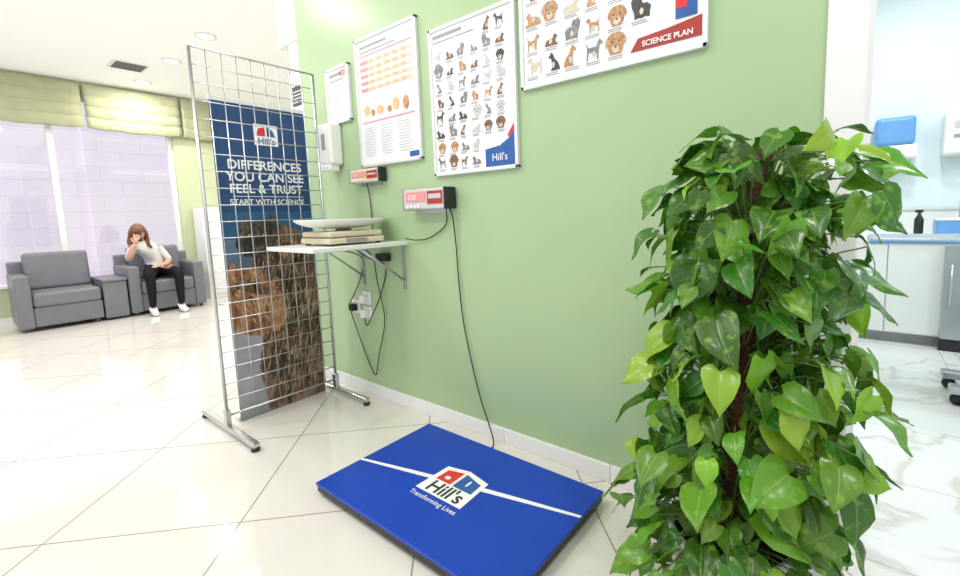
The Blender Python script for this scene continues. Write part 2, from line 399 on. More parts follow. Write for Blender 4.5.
# ------------------------------------------------------------------ banner
bx = -2.885; by0, by1 = 1.0, 1.545
b = empty('roll_up_banner', (bx, 1.28, 0))
pl = lambda d: (lambda u, v: (bx+d, u, v))
box('base_cassette', (bx-.06, by0-.01, .0), (bx-.004, by1-.005, .03), M['alu'], b, .008, 3)
box('sheet', (bx-.001, by0, .004), (bx+.001, by1, 1.90), M['navy'], b)
box('top_rail', (bx-.012, by0, 1.89), (bx+.012, by1, 1.915), M['alu'], b, .004)
tube('support_pole', [(bx-.02, 1.28, .02), (bx-.02, 1.28, 1.9)], .008, M['alu'], b)
flat('lower_photo_background', [rect(by0, .005, by1, .86)], pl(.0016), mat('print_pale_blue', (.34, .34, .38), .4, noise=.25, nscale=5), b)
flat('mid_photo_background', [rect(by0, .86, by1, 1.10)], pl(.0017), mat('print_mid_blue', (.10, .15, .23), .4, noise=.3, nscale=5), b)
flat('upper_photo_background', [rect(by0, 1.10, by1, 1.26)], pl(.0015), mat('print_teal_blue', (.02, .09, .21), .4, noise=.3, nscale=5), b)
flat('logo_patch', [rect(1.225, 1.665, 1.365, 1.79)], pl(.002), M['white_ink'], b)
flat('logo_red', [[(1.24, 1.72), (1.29, 1.72), (1.29, 1.775), (1.25, 1.765)]], pl(.0026), M['red'], b)
flat('logo_blue', [[(1.30, 1.72), (1.35, 1.72), (1.335, 1.76), (1.30, 1.78)]], pl(.0026), M['blue'], b)
text('logo_word', "Hill's", (bx+.003, 1.295, 1.673), .052, M['blue'], '+X', b, bold=.001)
for s, z, sz in (("DIFFERENCES", 1.515, .076), ("YOU CAN SEE", 1.445, .076), ("FEEL & TRUST", 1.375, .074), ("START WITH SCIENCE", 1.305, .046)):
    text('slogan', s, (bx+.003, 1.28, z), sz, M['white_ink'], '+X', b, bold=.0012 if sz > .05 else .0004, sx=.96)
flat('text_rule', [rect(1.08, 1.352, 1.50, 1.355)], pl(.0022), M['white_ink'], b)
def jag(pts, amp, k=5):
    out = []
    for i in range(len(pts)):
        p = Vector(pts[i]); q = Vector(pts[(i+1) % len(pts)]); nrm = Vector((q.y-p.y, p.x-q.x))
        if nrm.length: nrm.normalize()
        for j in range(k):
            t = j/k; c = p.lerp(q, t)+nrm*amp*R.uniform(-1, 1); out.append((min(by1, max(by0, c.x)), max(.005, c.y)))
    return out
flat('brindle_animal', [jag([(1.17, .01), (1.14, .30), (1.17, .50), (1.15, .72), (1.13, .85), (1.15, .96), (1.17, 1.08), (1.17, 1.20), (1.22, 1.18), (1.29, 1.18), (1.37, 1.17), (1.45, 1.14), (1.50, 1.04), (1.54, .85), (1.545, .40), (1.545, .01)], .008, 8)], pl(.0022), M['tabby'], b)
flat('brindle_head_dark', [jag([(1.07, 1.05), (1.08, 1.14), (1.13, 1.24), (1.17, 1.20), (1.25, 1.20), (1.30, 1.25), (1.32, 1.13), (1.28, 1.01), (1.20, .97), (1.11, .99)], .006, 5)], pl(.0025), M['darkfur'], b)
flat('ginger_animal', [jag([(1.005, .56), (1.005, .90), (1.03, .97), (1.07, .93), (1.12, .93), (1.17, .92), (1.24, .84), (1.31, .74), (1.34, .60), (1.27, .50), (1.14, .50), (1.05, .53)], .006, 6)], pl(.0027), M['ginger'], b)
flat('ginger_dark_patch', [jag([(1.03, .84), (1.10, .86), (1.20, .81), (1.25, .74), (1.14, .76), (1.05, .80)], .004, 5)], pl(.0029), M['tabby'], b)  # darker brindle patch printed on the ginger animal
# printed fur strands following the body
def strands(name, n, box_, lean, m, d, L):
    ps = []
    for _ in range(n):
        u = R.uniform(box_[0], box_[1]); v = R.uniform(box_[2], box_[3]); l = R.uniform(.6, 1)*L; w_ = R.uniform(.0015, .004); k = lean+R.uniform(-.25, .25)
        ps.append([(u-w_, v), (u+w_, v), (u+k*l*.5+w_*.8, v-l*.5), (u+k*l*1.2, v-l), (u+k*l*.5-w_*.8, v-l*.5)])
    ps = [[(min(by1-.001, max(by0+.001, a)), max(.006, q)) for a, q in p] for p in ps]
    flat(name, ps, pl(d), m, b)
strands('fur_strands_light', 260, (1.20, 1.53, .12, 1.12), -.2, mat('print_fur_light', (.46, .33, .23), .4, noise=.3), .00225, .10)
strands('fur_strands_dark', 300, (1.20, 1.54, .12, 1.14), -.2, mat('print_fur_dark', (.02, .013, .01), .4, noise=.3), .0023, .10)
strands('ginger_strands', 90, (1.03, 1.27, .60, .90), .2, mat('print_fur_ginger_light', (.60, .38, .24), .4, noise=.3), .0028, .05)
flat('animal_eyes', [disc(1.15, 1.12, .011, .009), disc(1.235, 1.12, .011, .009)], pl(.0032), M['orange'], b)
flat('animal_pupils', [disc(1.15, 1.12, .005, .008), disc(1.235, 1.12, .005, .008), disc(1.195, 1.06, .014, .010)], pl(.0036), M['black_ink'], b)

# ------------------------------------------------------------------ posters
DOG = [(0, 0), (.08, 0), (.10, .30), (.16, .38), (.55, .36), (.62, .30), (.64, 0), (.72, 0), (.74, .35), (.80, .55), (.82, .68), (.98, .70), (1.0, .80), (.88, .88), (.84, .98), (.76, .92), (.68, .80), (.60, .64), (.18, .62), (.06, .72), (0, .85), (-.04, .80), (.04, .62), (.02, .40)]
SIT = [(.0, 0), (.62, 0), (.62, .08), (.55, .10), (.56, .50), (.62, .66), (.74, .66), (.78, .76), (.66, .84), (.60, .96), (.52, .90), (.44, .80), (.36, .60), (.14, .40), (.04, .18)]
FLUF = [(.05, 0), (.30, .06), (.40, 0), (.62, .04), (.80, 0), (.84, .30), (.95, .55), (.98, .80), (.84, .98), (.70, .90), (.55, .98), (.46, .80), (.40, .62), (.16, .60), (-.02, .44), (.04, .20)]
LIE = [(0, 0), (1.05, 0), (1.05, .08), (.86, .14), (.88, .40), (1.0, .46), (.98, .56), (.86, .62), (.78, .72), (.70, .62), (.64, .46), (.30, .42), (.08, .32), (-.03, .14)]
FACE = [(.2, .0), (.8, .0), (.9, .22), (.98, .5), (1.04, .30), (1.08, .62), (.92, .86), (.70, .98), (.30, .98), (.08, .86), (-.08, .62), (-.04, .30), (.02, .5), (.1, .22)]
def animals(name, cells, parent, y, cols, shapes):
    by = {c: [] for c in cols}; spots = []; eyes = []
    for (u, v, s) in cells:
        c = R.choice(cols); sh = R.choice(shapes); fl = R.choice([-1, 1]); k = R.uniform(.8, 1.1)
        by[c].append([(u+fl*(a-.45)*s*k*.9, v+bq*s*k) for a, bq in sh])
        if sh is FACE:
            spots.append(disc(u+fl*.05*s, v+.25*s*k, .20*s, .18*s, 8))
            for e_ in (-.15, .25): eyes.append(disc(u+fl*e_*s*k*.9, v+.58*s*k, .05*s, .05*s, 6))
            eyes.append(disc(u+fl*.05*s, v+.34*s*k, .07*s, .05*s, 6))
        else: spots.append(disc(u, v+.30*s*k, .10*s, .16*s, 8))
    for c in set(cols):
        if by[c]: flat(name+'_'+c, by[c], lambda u, v: (u, y, v), M[c], parent)
    flat(name+'_light_patches', spots, lambda u, v: (u, y-.0005, v), M['cream_ink'], parent)
    if eyes: flat(name+'_eyes', eyes, lambda u, v: (u, y-.001, v), M['black_ink'], parent)
def poster(name, x0, x1, z0, z1):
    e = empty(name, ((x0+x1)/2, WY, (z0+z1)/2)); w = .018; y0 = WY-.022
    box('backing', (x0+.004, WY-.014, z0+.004), (x1-.004, WY, z1-.004), M['paper'], e)
    box('frame_left', (x0, y0, z0), (x0+w, WY, z1), M['alu'], e, .003); box('frame_right', (x1-w, y0, z0), (x1, WY, z1), M['alu'], e, .003)
    box('frame_bottom', (x0, y0, z0), (x1, WY, z0+w), M['alu'], e, .003); box('frame_top', (x0, y0, z1-w), (x1, WY, z1), M['alu'], e, .003)
    return e
PY = WY-.0155
P = lambda u, v: (u, PY, v)
P2 = lambda u, v: (u, PY-.0012, v)
p0 = poster('framed_notice', -2.84, -2.57, 1.83, 2.19)
flat('heading', [rect(-2.80, 2.13, -2.66, 2.15), rect(-2.80, 2.10, -2.62, 2.108)], P, M['grey_ink'], p0)
flat('lines', [rect(-2.80, 1.87+i*.018, -2.62-R.random()*.06, 1.875+i*.018) for i in range(12)], P, M['lgrey_ink'], p0)
flat('mark', [rect(-2.67, 2.12, -2.61, 2.16)], P, M['pink'], p0)
p1 = poster('framed_chart_poster', -2.49, -1.915, 1.52, 2.29)
flat('heading', [rect(-2.44, 2.225, -2.18, 2.24), rect(-2.44, 2.20, -2.10, 2.207)], P, M['grey_ink'], p1)
flat('chart_rows', [rect(-2.45, 1.97+i*.040, -1.96, 1.995+i*.040) for i in range(5)], P, mat('print_pale_peach', (.78, .60, .48), .4, noise=.05), p1)
flat('chart_cells', [rect(-2.35+k*.075, 1.976+i*.040, -2.312+k*.075, 1.989+i*.040) for i in range(5) for k in range(5)], P2, M['orange'], p1)
flat('chart_cells_red', [rect(-2.44, 1.974+i*.040, -2.37, 1.991+i*.040) for i in range(5)], P2, M['pink'], p1)
flat('photo_blocks', [disc(-2.40, 1.86, .030, .03), disc(-2.27, 1.85, .035, .025), disc(-2.12, 1.86, .03, .035)], P2, M['orange'], p1)
flat('photo_blocks_2', [disc(-2.18, 1.84, .02, .02), disc(-2.03, 1.85, .025, .04), disc(-2.34, 1.84, .02, .02)], P2, M['tan'], p1)
flat('rule_red', [rect(-2.45, 1.785, -1.96, 1.792), rect(-2.45, 2.178, -1.96, 2.184)], P2, M['pink'], p1)
flat('body_lines', [rect(-2.44+(i % 3)*.165, 1.585+(i//3)*.0165, -2.315+(i % 3)*.165-R.random()*.03, 1.590+(i//3)*.0165) for i in range(33)], P, M['lgrey_ink'], p1)
flat('logo', [rect(-2.02, 1.545, -1.94, 1.575)], P2, M['blue'], p1)
p2 = poster('framed_dog_breeds_poster', -1.82, -1.248, 1.415, 2.175)
cells = [(-1.755+c*.083, 1.455+r*.078) for r in range(9) for c in range(7) if not (r == 8 and c < 4) and not (r < 2 and c > 3)]
animals('animal', [(a+R.uniform(-.008, .008), z, .060) for a, z in cells if a < -1.27], p2, PY, ['fur_grey', 'fur_grey', 'fur_black', 'tan', 'lgrey_ink', 'brown'], [DOG, SIT, SIT, FLUF, FLUF, LIE, FACE])
flat('captions', [rect(a-.028, z-.009-.007*k, a+.022-R.random()*.012, z-.006-.007*k) for a, z in cells if a < -1.27 for k in range(2)], P, M['grey_ink'], p2)
flat('heading', [rect(-1.79, 2.12, -1.58, 2.138), rect(-1.79, 2.098, -1.50, 2.105)], P, M['grey_ink'], p2)
flat('corner_sweep', [[(-1.45, 1.433), (-1.266, 1.433), (-1.266, 1.60), (-1.30, 1.56), (-1.36, 1.53), (-1.45, 1.52)]], P2, M['blue'], p2)
flat('corner_sweep_red', [[(-1.266, 1.60), (-1.266, 1.63), (-1.31, 1.575), (-1.30, 1.56)]], P2, M['red'], p2)
text('badge', "Hill's", (-1.36, PY-.002, 1.46), .05, M['white_ink'], '-Y', p2)
p3 = poster('framed_dog_breeds_poster', -1.22, -.419, 1.755, 2.33)
cells = [(-1.15+c*.098, 1.81+r*.105) for r in range(5) for c in range(8) if not (r == 0 and c > 4) and not (r == 1 and c > 5)]
animals('animal', [(a+R.uniform(-.008, .008), z, .080) for a, z in cells], p3, PY, ['tan', 'cream_ink', 'brown', 'fur_black', 'fur_grey', 'tan'], [DOG, SIT, SIT, FLUF, FLUF, FACE, LIE])
flat('captions', [rect(a-.036, z-.009-.008*k, a+.030-R.random()*.012, z-.006-.008*k) for a, z in cells for k in range(2)], P, M['grey_ink'], p3)
flat('corner_sweep_red', [[(-.70, 1.80), (-.437, 1.80), (-.437, 1.87), (-.55, 1.855), (-.67, 1.845)]], P2, M['darkred'], p3)
text('badge', "SCIENCE PLAN", (-.56, PY-.003, 1.812), .028, M['white_ink'], '-Y', p3, bold=.0006)
flat('badge_block', [rect(-.53, 1.875, -.455, 1.945)], P2, M['blue'], p3)
flat('badge_block_red', [rect(-.53, 1.91, -.49, 1.945)], lambda u, v: (u, PY-.002, v), M['red'], p3)

# ------------------------------------------------------------------ wall devices
d = empty('hand_sanitizer_dispenser', (-2.81, WY, 1.6))
box('body', (-2.87, WY-.095, 1.56), (-2.71, WY, 1.83), M['plastic'], d, .02, 4)
box('window', (-2.81, WY-.098, 1.66), (-2.77, WY-.093, 1.76), M['grey_ink'], d)
box('lever', (-2.85, WY-.098, 1.52), (-2.73, WY-.02, 1.565), M['plastic'], d, .012, 3)
def indicator(name, x0, x1, z0, z1, dep, body, txt):
    e = empty(name, ((x0+x1)/2, WY, z0))
    box('housing', (x0, WY-dep, z0), (x1, WY-.01, z1), body, e, .006)
    box('end_cap', (x1-.012, WY-dep-.003, z0-.003), (x1+.004, WY-.008, z1+.003), M['black'], e, .004)
    box('end_cap_far', (x0-.004, WY-dep-.003, z0-.003), (x0+.01, WY-.008, z1+.003), M['grey_ink'], e, .004)
    f = WY-dep-.001
    box('screen', (x0+.03, f-.003, z0+.40*(z1-z0)), (x0+.55*(x1-x0), f, z1-.016), M['pink'], e)
    text('digits', txt, (x0+.05, f-.004, z0+.48*(z1-z0)), .36*(z1-z0), M['white_ink'], '-Y', e, 'LEFT')
    box('panel', (x0+.6*(x1-x0), f-.002, z0+.25*(z1-z0)), (x1-.02, f, z1-.015), M['darkred'], e)
    box('panel_label', (x0+.63*(x1-x0), f-.003, z0+.5*(z1-z0)), (x1-.03, f-.001, z1-.03), M['lgrey_ink'], e)
    for k in range(4): box('button_%d' % k, (x0+.1*(x1-x0)+k*.03, f-.006, z0+.010), (x0+.1*(x1-x0)+k*.03+.018, f, z0+.024), M['white_ink'], e)
    box('bracket', (x0+.05, WY-.012, z0-.02), (x1-.05, WY, z1), M['steel'], e)
    return e
i1 = indicator('weight_indicator', -2.57, -2.26, 1.425, 1.505, .06, M['beige'], '0.0')
i2 = indicator('weight_indicator', -2.02, -1.68, 1.24, 1.35, .085, mat('silver_housing', (.62, .58, .57), .4, noise=.05), '0.00')
socks = []
for i, (x, z) in enumerate(((-2.68, .60), (-2.55, .67), (-2.55, .57))):
    e = empty('power_socket', (x, WY, z)); socks.append(e)
    box('plate', (x-.045, WY-.012, z-.045), (x+.045, WY, z+.045), M['plastic'], e, .006)
    if i: box('plug', (x-.025, WY-.055, z-.03), (x+.025, WY-.012, z+.025), M['plastic'], e, .008)
    else: box('plug', (x-.025, WY-.055, z-.025), (x+.025, WY-.012, z+.025), M['black'], e, .008)
    box('switch', (x+.028, WY-.016, z+.015), (x+.038, WY-.011, z+.035), M['trimw'], e)
def cable(name, pts, parent, r=.0035):
    return tube(name, smoothpts(pts, 8), r, M['cable'], parent, 8)
yw = WY-.014
cable('power_cable', [(-1.695, WY-.04, 1.24), (-1.69, yw-.01, 1.18), (-1.685, yw, 1.02), (-1.68, yw, .88), (-1.66, yw, .65), (-1.62, yw, .45), (-1.545, yw-.01, .22), (-1.47, yw-.03, .09), (-1.44, 1.66, .012), (-1.41, 1.60, .008), (-1.39, 1.555, .02)], i2)
cable('signal_cable', [(-1.72, WY-.04, 1.24), (-1.76, yw, 1.15), (-1.89, yw, 1.08), (-2.01, yw, 1.065), (-2.08, yw-.02, 1.075)], i2)
cable('signal_cable', [(-2.43, WY-.03, 1.42), (-2.43, yw, 1.30), (-2.43, yw, 1.12), (-2.42, yw-.02, 1.085)], i1)
cable('power_cable', [(-2.33, 1.5, 1.02), (-2.36, 1.6, .96), (-2.32, yw, .90), (-2.38, yw, .72), (-2.50, yw-.02, .52), (-2.52, yw-.03, .50), (-2.53, yw-.035, .55)], socks[2])
cable('power_cable', [(-2.62, 1.5, 1.02), (-2.58, yw, .95), (-2.60, yw, .80), (-2.66, yw-.05, .64), (-2.68, yw-.05, .60)], socks[0])
cable('power_cable_loop', [(-2.68, yw-.04, .58), (-2.66, yw, .40), (-2.58, yw, .25), (-2.50, yw, .15), (-2.42, yw-.02, .30), (-2.36, yw, .55), (-2.34, yw-.05, .80), (-2.30, 1.60, .95), (-2.3, 1.55, 1.02)], socks[0])
box('adaptor', (-2.37, WY-.05, .93), (-2.27, WY-.004, .98), M['black'], socks[0], .006)

# ------------------------------------------------------------------ shelf + baby scale
sh = empty('bracketed_shelf', (-2.35, 1.4, 1.05))
box('board', (-2.59, 1.11, 1.035), (-2.09, WY, 1.058), M['plastic'], sh, .004)
for i, x in enumerate((-2.58, -2.16)):
    box('bracket_wall_%d' % i, (x, WY-.006, .76), (x+.025, WY, 1.035), M['steel'], sh)
    box('bracket_top_%d' % i, (x, 1.25, 1.029), (x+.025, WY, 1.035), M['steel'], sh)
    tube('bracket_brace_%d' % i, [(x+.012, WY-.01, .82), (x+.012, 1.42, 1.03)], .007, M['steel'], sh)
sc_x = -2.31; sc_y = 1.42
ps = empty('small_animal_scale', (sc_x, sc_y, 1.06))
box('base_body', (sc_x-.15, sc_y-.18, 1.068), (sc_x+.15, sc_y+.17, 1.100), M['beige'], ps, .012, 3)
box('upper_body', (sc_x-.145, sc_y-.17, 1.104), (sc_x+.145, sc_y+.16, 1.135), M['beige'], ps, .012, 3)
box('keypad', (sc_x+.15, sc_y-.08, 1.075), (sc_x+.153, sc_y+.05, 1.095), M['grey_ink'], ps)
for k, (x, y) in enumerate(((-.12, -.15), (.12, -.15), (-.12, .14), (.12, .14))): lathe('foot_%d' % k, [(.015, 0), (.015, .011)], (sc_x+x, sc_y+y, 1.058), M['black'], ps, 12)
lathe('tray_post', [(.05, 0), (.035, .02)], (sc_x, sc_y, 1.132), M['grey_ink'], ps, 20)
lathe('tray', [(.02, .0), (.45, .006), (.75, .018), (.93, .036), (1.0, .050), (.995, .056), (.96, .054), (.85, .036), (.6, .022), (.02, .018)], (sc_x, sc_y, 1.145), M['plastic'], ps, 56, ax=.155, ay=.275)

# ------------------------------------------------------------------ platform scale
sx0, sx1, sy0, sy1 = -1.81, -.757, .890, 1.548
w = empty('veterinary_floor_scale', (-1.28, 1.22, 0))
box('frame', (sx0+.004, sy0+.004, .018), (sx1-.004, sy1-.004, .052), M['black'], w, .004)
box('top_plate', (sx0, sy0, .048), (sx1, sy1, .06), M['scaleblue'], w, .003)
for i, (x, y) in enumerate(((sx0+.07, sy0+.07), (sx1-.07, sy0+.07), (sx0+.07, sy1-.07), (sx1-.07, sy1-.07))): lathe('foot_%d' % i, [(.028, 0), (.028, .02)], (x, y, 0), M['black'], w, 16)
T = lambda h: (lambda u, v: (u, v, .0604+h))
up = [(sx0+.002+t*(sx1-sx0-.004)/20, 1.115+.24*(t/20)+.012*math.sin(math.pi*t/20)+.010) for t in range(21)]
dn = [(x, y-.014-.012*math.sin(math.pi*i/20)) for i, (x, y) in enumerate(up)]
flat('stripe', [[up[i], dn[i], dn[i+1], up[i+1]] for i in range(20)], T(0), M['white_ink'], w)
flat('logo_patch', [[(-1.425, 1.125), (-1.165, 1.125), (-1.175, 1.31), (-1.30, 1.335), (-1.415, 1.31)]], T(.0005), M['white_ink'], w)
flat('logo_red', [[(-1.395, 1.215), (-1.31, 1.215), (-1.31, 1.31), (-1.39, 1.29)]], T(.001), M['red'], w)
flat('logo_blue', [[(-1.295, 1.215), (-1.19, 1.215), (-1.195, 1.285), (-1.295, 1.31)]], T(.001), M['blue'], w)
flat('logo_notch', [disc(-1.352, 1.245, .015, .012), disc(-1.245, 1.262, .006, .022)], T(.0015), M['white_ink'], w)
text('logo_word', "Hill's", (-1.29, 1.138, .0618), .098, M['black_ink'], '+Z', w, bold=.0015)
text('tagline', "Transforming Lives", (-1.29, 1.085, .0615), .034, M['white_ink'], '+Z', w)

# ------------------------------------------------------------------ plant
pl_ = empty('potted_pothos_plant', (-.22, 1.30, 0))
CX, CY = -.24, 1.29
lathe('pot', [(.11, 0), (.125, .01), (.155, .26), (.165, .27), (.165, .29), (.15, .29), (.145, .25)], (CX, CY, 0), M['plastic'], pl_, 40)
lathe('soil', [(.146, .24), (.146, .262)], (CX, CY, 0), M['soil'], pl_, 32)
def ctr(z):
    k = max(0, min(1, (z-.3)/1.1)); return Vector((CX+.045*k, CY+.015*k, z))
vs, fs = [], []
pp = [ctr(.22+1.12*i/30) for i in range(31)]
tubedata(pp, [.030+.004*math.sin(i*1.7) for i in range(31)], 14, vs, fs)
mesh('moss_pole', vs, fs, M['moss'], pl_, True)
vs, fs = [], []
for k in range(6):
    ph = R.uniform(0, 6.28); pts = []; tw_ = R.uniform(2.5, 2.8); hh = R.uniform(1.0, 1.07)
    for i in range(30):
        z = .25+i/29*hh; a = ph+z*tw_; c = ctr(z); rr = .038+.01*math.sin(i+k)
        pts.append((c.x+rr*math.cos(a), c.y+rr*math.sin(a), z))
    tubedata(pts, .0045, 6, vs, fs)
prof = [(0, .20), (.05, .34), (.15, .44), (.30, .46), (.46, .41), (.62, .31), (.76, .20), (.88, .09), (.95, .035), (1, .004)]
NC = 8
def rad(z):
    ks = [(.05, .36), (.25, .43), (.42, .44), (.60, .39), (.85, .37), (1.05, .40), (1.2, .41), (1.30, .35), (1.36, .22), (1.45, .1)]
    for i in range(len(ks)-1):
        if z <= ks[i+1][0]: t = (z-ks[i][0])/(ks[i+1][0]-ks[i][0]); return ks[i][1]+t*(ks[i+1][1]-ks[i][1])
    return .1
lv, lf, luv, lcol = [], [], [], []
def leaf(base, dirv, nor, L, col, fold, droop, tw, wid):
    d = dirv.normalized(); n = (nor-d*nor.dot(d)).normalized(); s = n.cross(d)
    b0 = len(lv)
    for (t, wd) in prof:
        for c in range(NC+1):
            q = c/NC*2-1
            x = t-.16*abs(q)**1.6*max(0, 1-t*2.2); y = q*wd*wid*(1+.05*math.sin(t*13+q*3+tw))
            z = fold*abs(y)*.55-droop*x*x+.04*math.sin(t*9+tw)*abs(q)-.12*max(0, abs(q)-.6)
            lv.append(base+(d*x+s*(y+tw*.04*x*x)+n*z)*L); luv.append((t, (q+1)/2)); lcol.append(col)
    for i in range(len(prof)-1):
        for c in range(NC):
            a = b0+i*(NC+1)+c; lf.append((a, a+1, a+NC+2, a+NC+1))
fa = math.atan2(-1.29, .24)
n = 0; lobes = [(R.uniform(0, 6.28), R.uniform(.1, 1.3)) for _ in range(16)]
while n < 860:
    z = R.uniform(.05, 1.34); a = R.uniform(0, 2*math.pi)
    lobe = max([math.exp(-((math.atan2(math.sin(a-la), math.cos(a-la)))/.5)**2-((z-lz)/.13)**2) for la, lz in lobes])
    far = R.random() < .06
    rr = rad(z)*(R.uniform(.10, 1)**.6)*(.74+.20*lobe)*(1.12 if far else 1)
    if z < .3 and rr < .2: continue
    c = ctr(z); out = Vector((math.cos(a), math.sin(a), 0)); L = (R.uniform(.052, .098) if R.random() < .8 else R.uniform(.095, .125))*(1.06 if z < .5 else 1)
    front = math.cos(a-fa); lat = abs(rr*math.sin(a-fa))
    if front > 0 and lat < .045 and .40 < z < 1.40 and R.random() < (.74 if z > .95 else .55): continue
    base = c+out*max(.05, rr-.04)+Vector((0, 0, R.uniform(.0, .05)))
    dirv = out*R.uniform(.1, 1.1)+Vector((R.uniform(-.75, .75), R.uniform(-.75, .75), -R.uniform(.15, 1.1) if z < 1.22 else R.uniform(-.8, .35)))
    nor = out*R.uniform(.3, 1.1)+Vector((R.uniform(-.7, .7), R.uniform(-.7, .7), R.uniform(.2, 1.2)))
    tip = base+dirv.normalized()*L
    if tip.y > 1.66 or base.y > 1.63 or tip.z < .02 or tip.z > 1.45: continue
    if tip.x > .16: continue
    if tip.x < -.70 and tip.z < .12: continue
    r_ = R.random(); young = (.5 < z < .9 and front > .2 and R.random() < .28) or r_ < .10
    if young: col = (.24+R.uniform(-.05, .05), .47+R.uniform(-.06, .05), .03)
    elif r_ < .52: col = (.11+R.uniform(-.02, .03), .30+R.uniform(-.05, .05), .022)
    else: col = (.042+R.uniform(-.01, .015), .155+R.uniform(-.04, .04), .013)
    leaf(base, dirv, nor, L, col, R.uniform(.1, 1.0), R.uniform(.0, .55), R.uniform(-3, 3), R.uniform(.82, 1.02))
    root = ctr(max(.26, z-R.uniform(.05, .14)))+out*.035
    mid = root.lerp(base, .55)+Vector((0, 0, .035))
    tubedata(smoothpts([root, mid, base], 4), .0018, 5, vs, fs, False)
    n += 1
mesh('stems', vs, fs, M['stem'], pl_, True)
o = mesh('leaves', lv, lf, M['leaf'], pl_, True)
me = o.data; uvl = me.uv_layers.new(name='UVMap')
for lp in me.loops: uvl.data[lp.index].uv = luv[lp.vertex_index]
ca = me.color_attributes.new('lc', 'FLOAT_COLOR', 'POINT')
for i, c in enumerate(lcol): ca.data[i].color = (c[0], c[1], c[2], 1)

# ------------------------------------------------------------------ exam room
box('wall_north', (-3.06, 5.5, 0), (2.6, 5.64, CH), M['exwall'])
box('wall_east', (2.4, WY+.14, 0), (2.54, 5.5, CH), M['exwall'])
ct = empty('kitchen_counter', (.0, 5.2, 0))
box('plinth', (-2.0, 4.92, 0), (2.38, 5.46, .09), M['grey_ink'], ct)
box('carcass', (-2.0, 4.88, .09), (2.38, 5.48, .87), M['white'], ct)
for i in range(8):
    x = -1.99+i*.375
    if x > .5: continue
    box('door_%d' % i, (x+.004, 4.86, .10), (x+.371, 4.88, .86), M['trimw'], ct, .004)
box('worktop', (-2.0, 4.84, .87), (2.38, 5.49, .91), M['trimw'], ct, .006)
box('splashback', (-2.0, 5.475, .91), (2.38, 5.49, 1.12), M['plastic'], ct)
box('splashback_rail', (-2.0, 5.46, 1.12), (2.38, 5.49, 1.14), M['alu'], ct)
tube('tap_spout', smoothpts([(.75, 5.38, .91), (.75, 5.38, 1.2), (.75, 5.33, 1.27), (.75, 5.25, 1.25), (.75, 5.22, 1.18)]), .012, M['chrome'], ct)
fr = empty('steel_undercounter_fridge', (.9, 4.8, 0))
box('door', (.60, 4.78, .10), (1.15, 4.835, .85), M['steel'], fr, .006)
tube('handle', [(.64, 4.755, .35), (.64, 4.755, .70)], .008, M['chrome'], fr)
box('kick', (.60, 4.80, .0), (1.15, 4.83, .10), M['black'], fr)
dsp = empty('paper_towel_dispenser', (.29, 5.45, 1.7))
box('cover', (.14, 5.28, 1.70), (.42, 5.5, 1.95), M['bluepl'], dsp, .035, 4)
box('tray', (.12, 5.27, 1.58), (.44, 5.5, 1.70), M['plastic'], dsp, .02, 3)
box('paper', (.18, 5.33, 1.50), (.38, 5.345, 1.60), M['paper'], dsp)
wb2 = empty('soap_dispenser', (.8, 5.45, 1.7))
box('body', (.60, 5.30, 1.58), (.95, 5.5, 1.95), M['plastic'], wb2, .03, 4)
box('slot', (.66, 5.296, 1.72), (.89, 5.302, 1.75), M['grey_ink'], wb2)
box('vents', (.66, 5.296, 1.80), (.89, 5.302, 1.86), M['lgrey_ink'], wb2)
bt = empty('spray_bottle', (.47, 5.2, .91))
lathe('body', [(.03, 0), (.032, .02), (.032, .13), (.013, .17), (.011, .19)], (.47, 5.2, .91), M['black'], bt, 20)
box('trigger_head', (.44, 5.185, 1.10), (.495, 5.215, 1.125), M['black'], bt, .005)
bt2 = empty('storage_box', (.66, 5.2, .91))
box('tub', (.57, 5.1, .91), (.72, 5.3, 1.03), M['bluepl'], bt2, .01); box('lid', (.565, 5.095, 1.03), (.725, 5.305, 1.05), M['plastic'], bt2, .006)
et = empty('examination_table', (.8, 3.7, 0))
box('top', (.10, 3.42, .945), (1.5, 3.95, .985), M['steel'], et, .008)
box('top_edge', (.095, 3.415, .955), (1.505, 3.955, .972), M['bluepl'], et, .003)
box('column', (.86, 3.60, .12), (1.02, 3.78, .945), M['steel'], et, .01)
box('base_bar', (.50, 3.50, .07), (1.4, 3.58, .12), M['steel'], et, .01); box('base_bar_2', (.50, 3.80, .07), (1.4, 3.88, .12), M['steel'], et, .01); box('base_cross', (.85, 3.5, .07), (1.03, 3.88, .13), M['steel'], et, .01)
for i, (x, y) in enumerate(((.54, 3.54), (.54, 3.84), (1.36, 3.54), (1.36, 3.84))):
    tube('castor_%d' % i, [(x, y-.012, .035), (x, y+.012, .035)], .034, M['black'], et, 20)
for i, (x, y) in enumerate(((.4, 2.9), (.4, 4.3), (-1.2, 3.6), (1.7, 3.6))):
    e = empty('ceiling_downlight', (x, y, CH))
    lathe('diffuser', [(.09, -.002), (.10, -.012), (.08, -.014)], (x, y, CH), M['lampon'], e, 24)
    l = bpy.data.lights.new('lamp', 'AREA'); l.shape = 'DISK'; l.size = .18; l.energy = 21; l.color = (.92, .97, 1)
    lo = bpy.data.objects.new('lamp', l); COL.objects.link(lo); lo.location = (0, 0, -.03); lo.parent = e

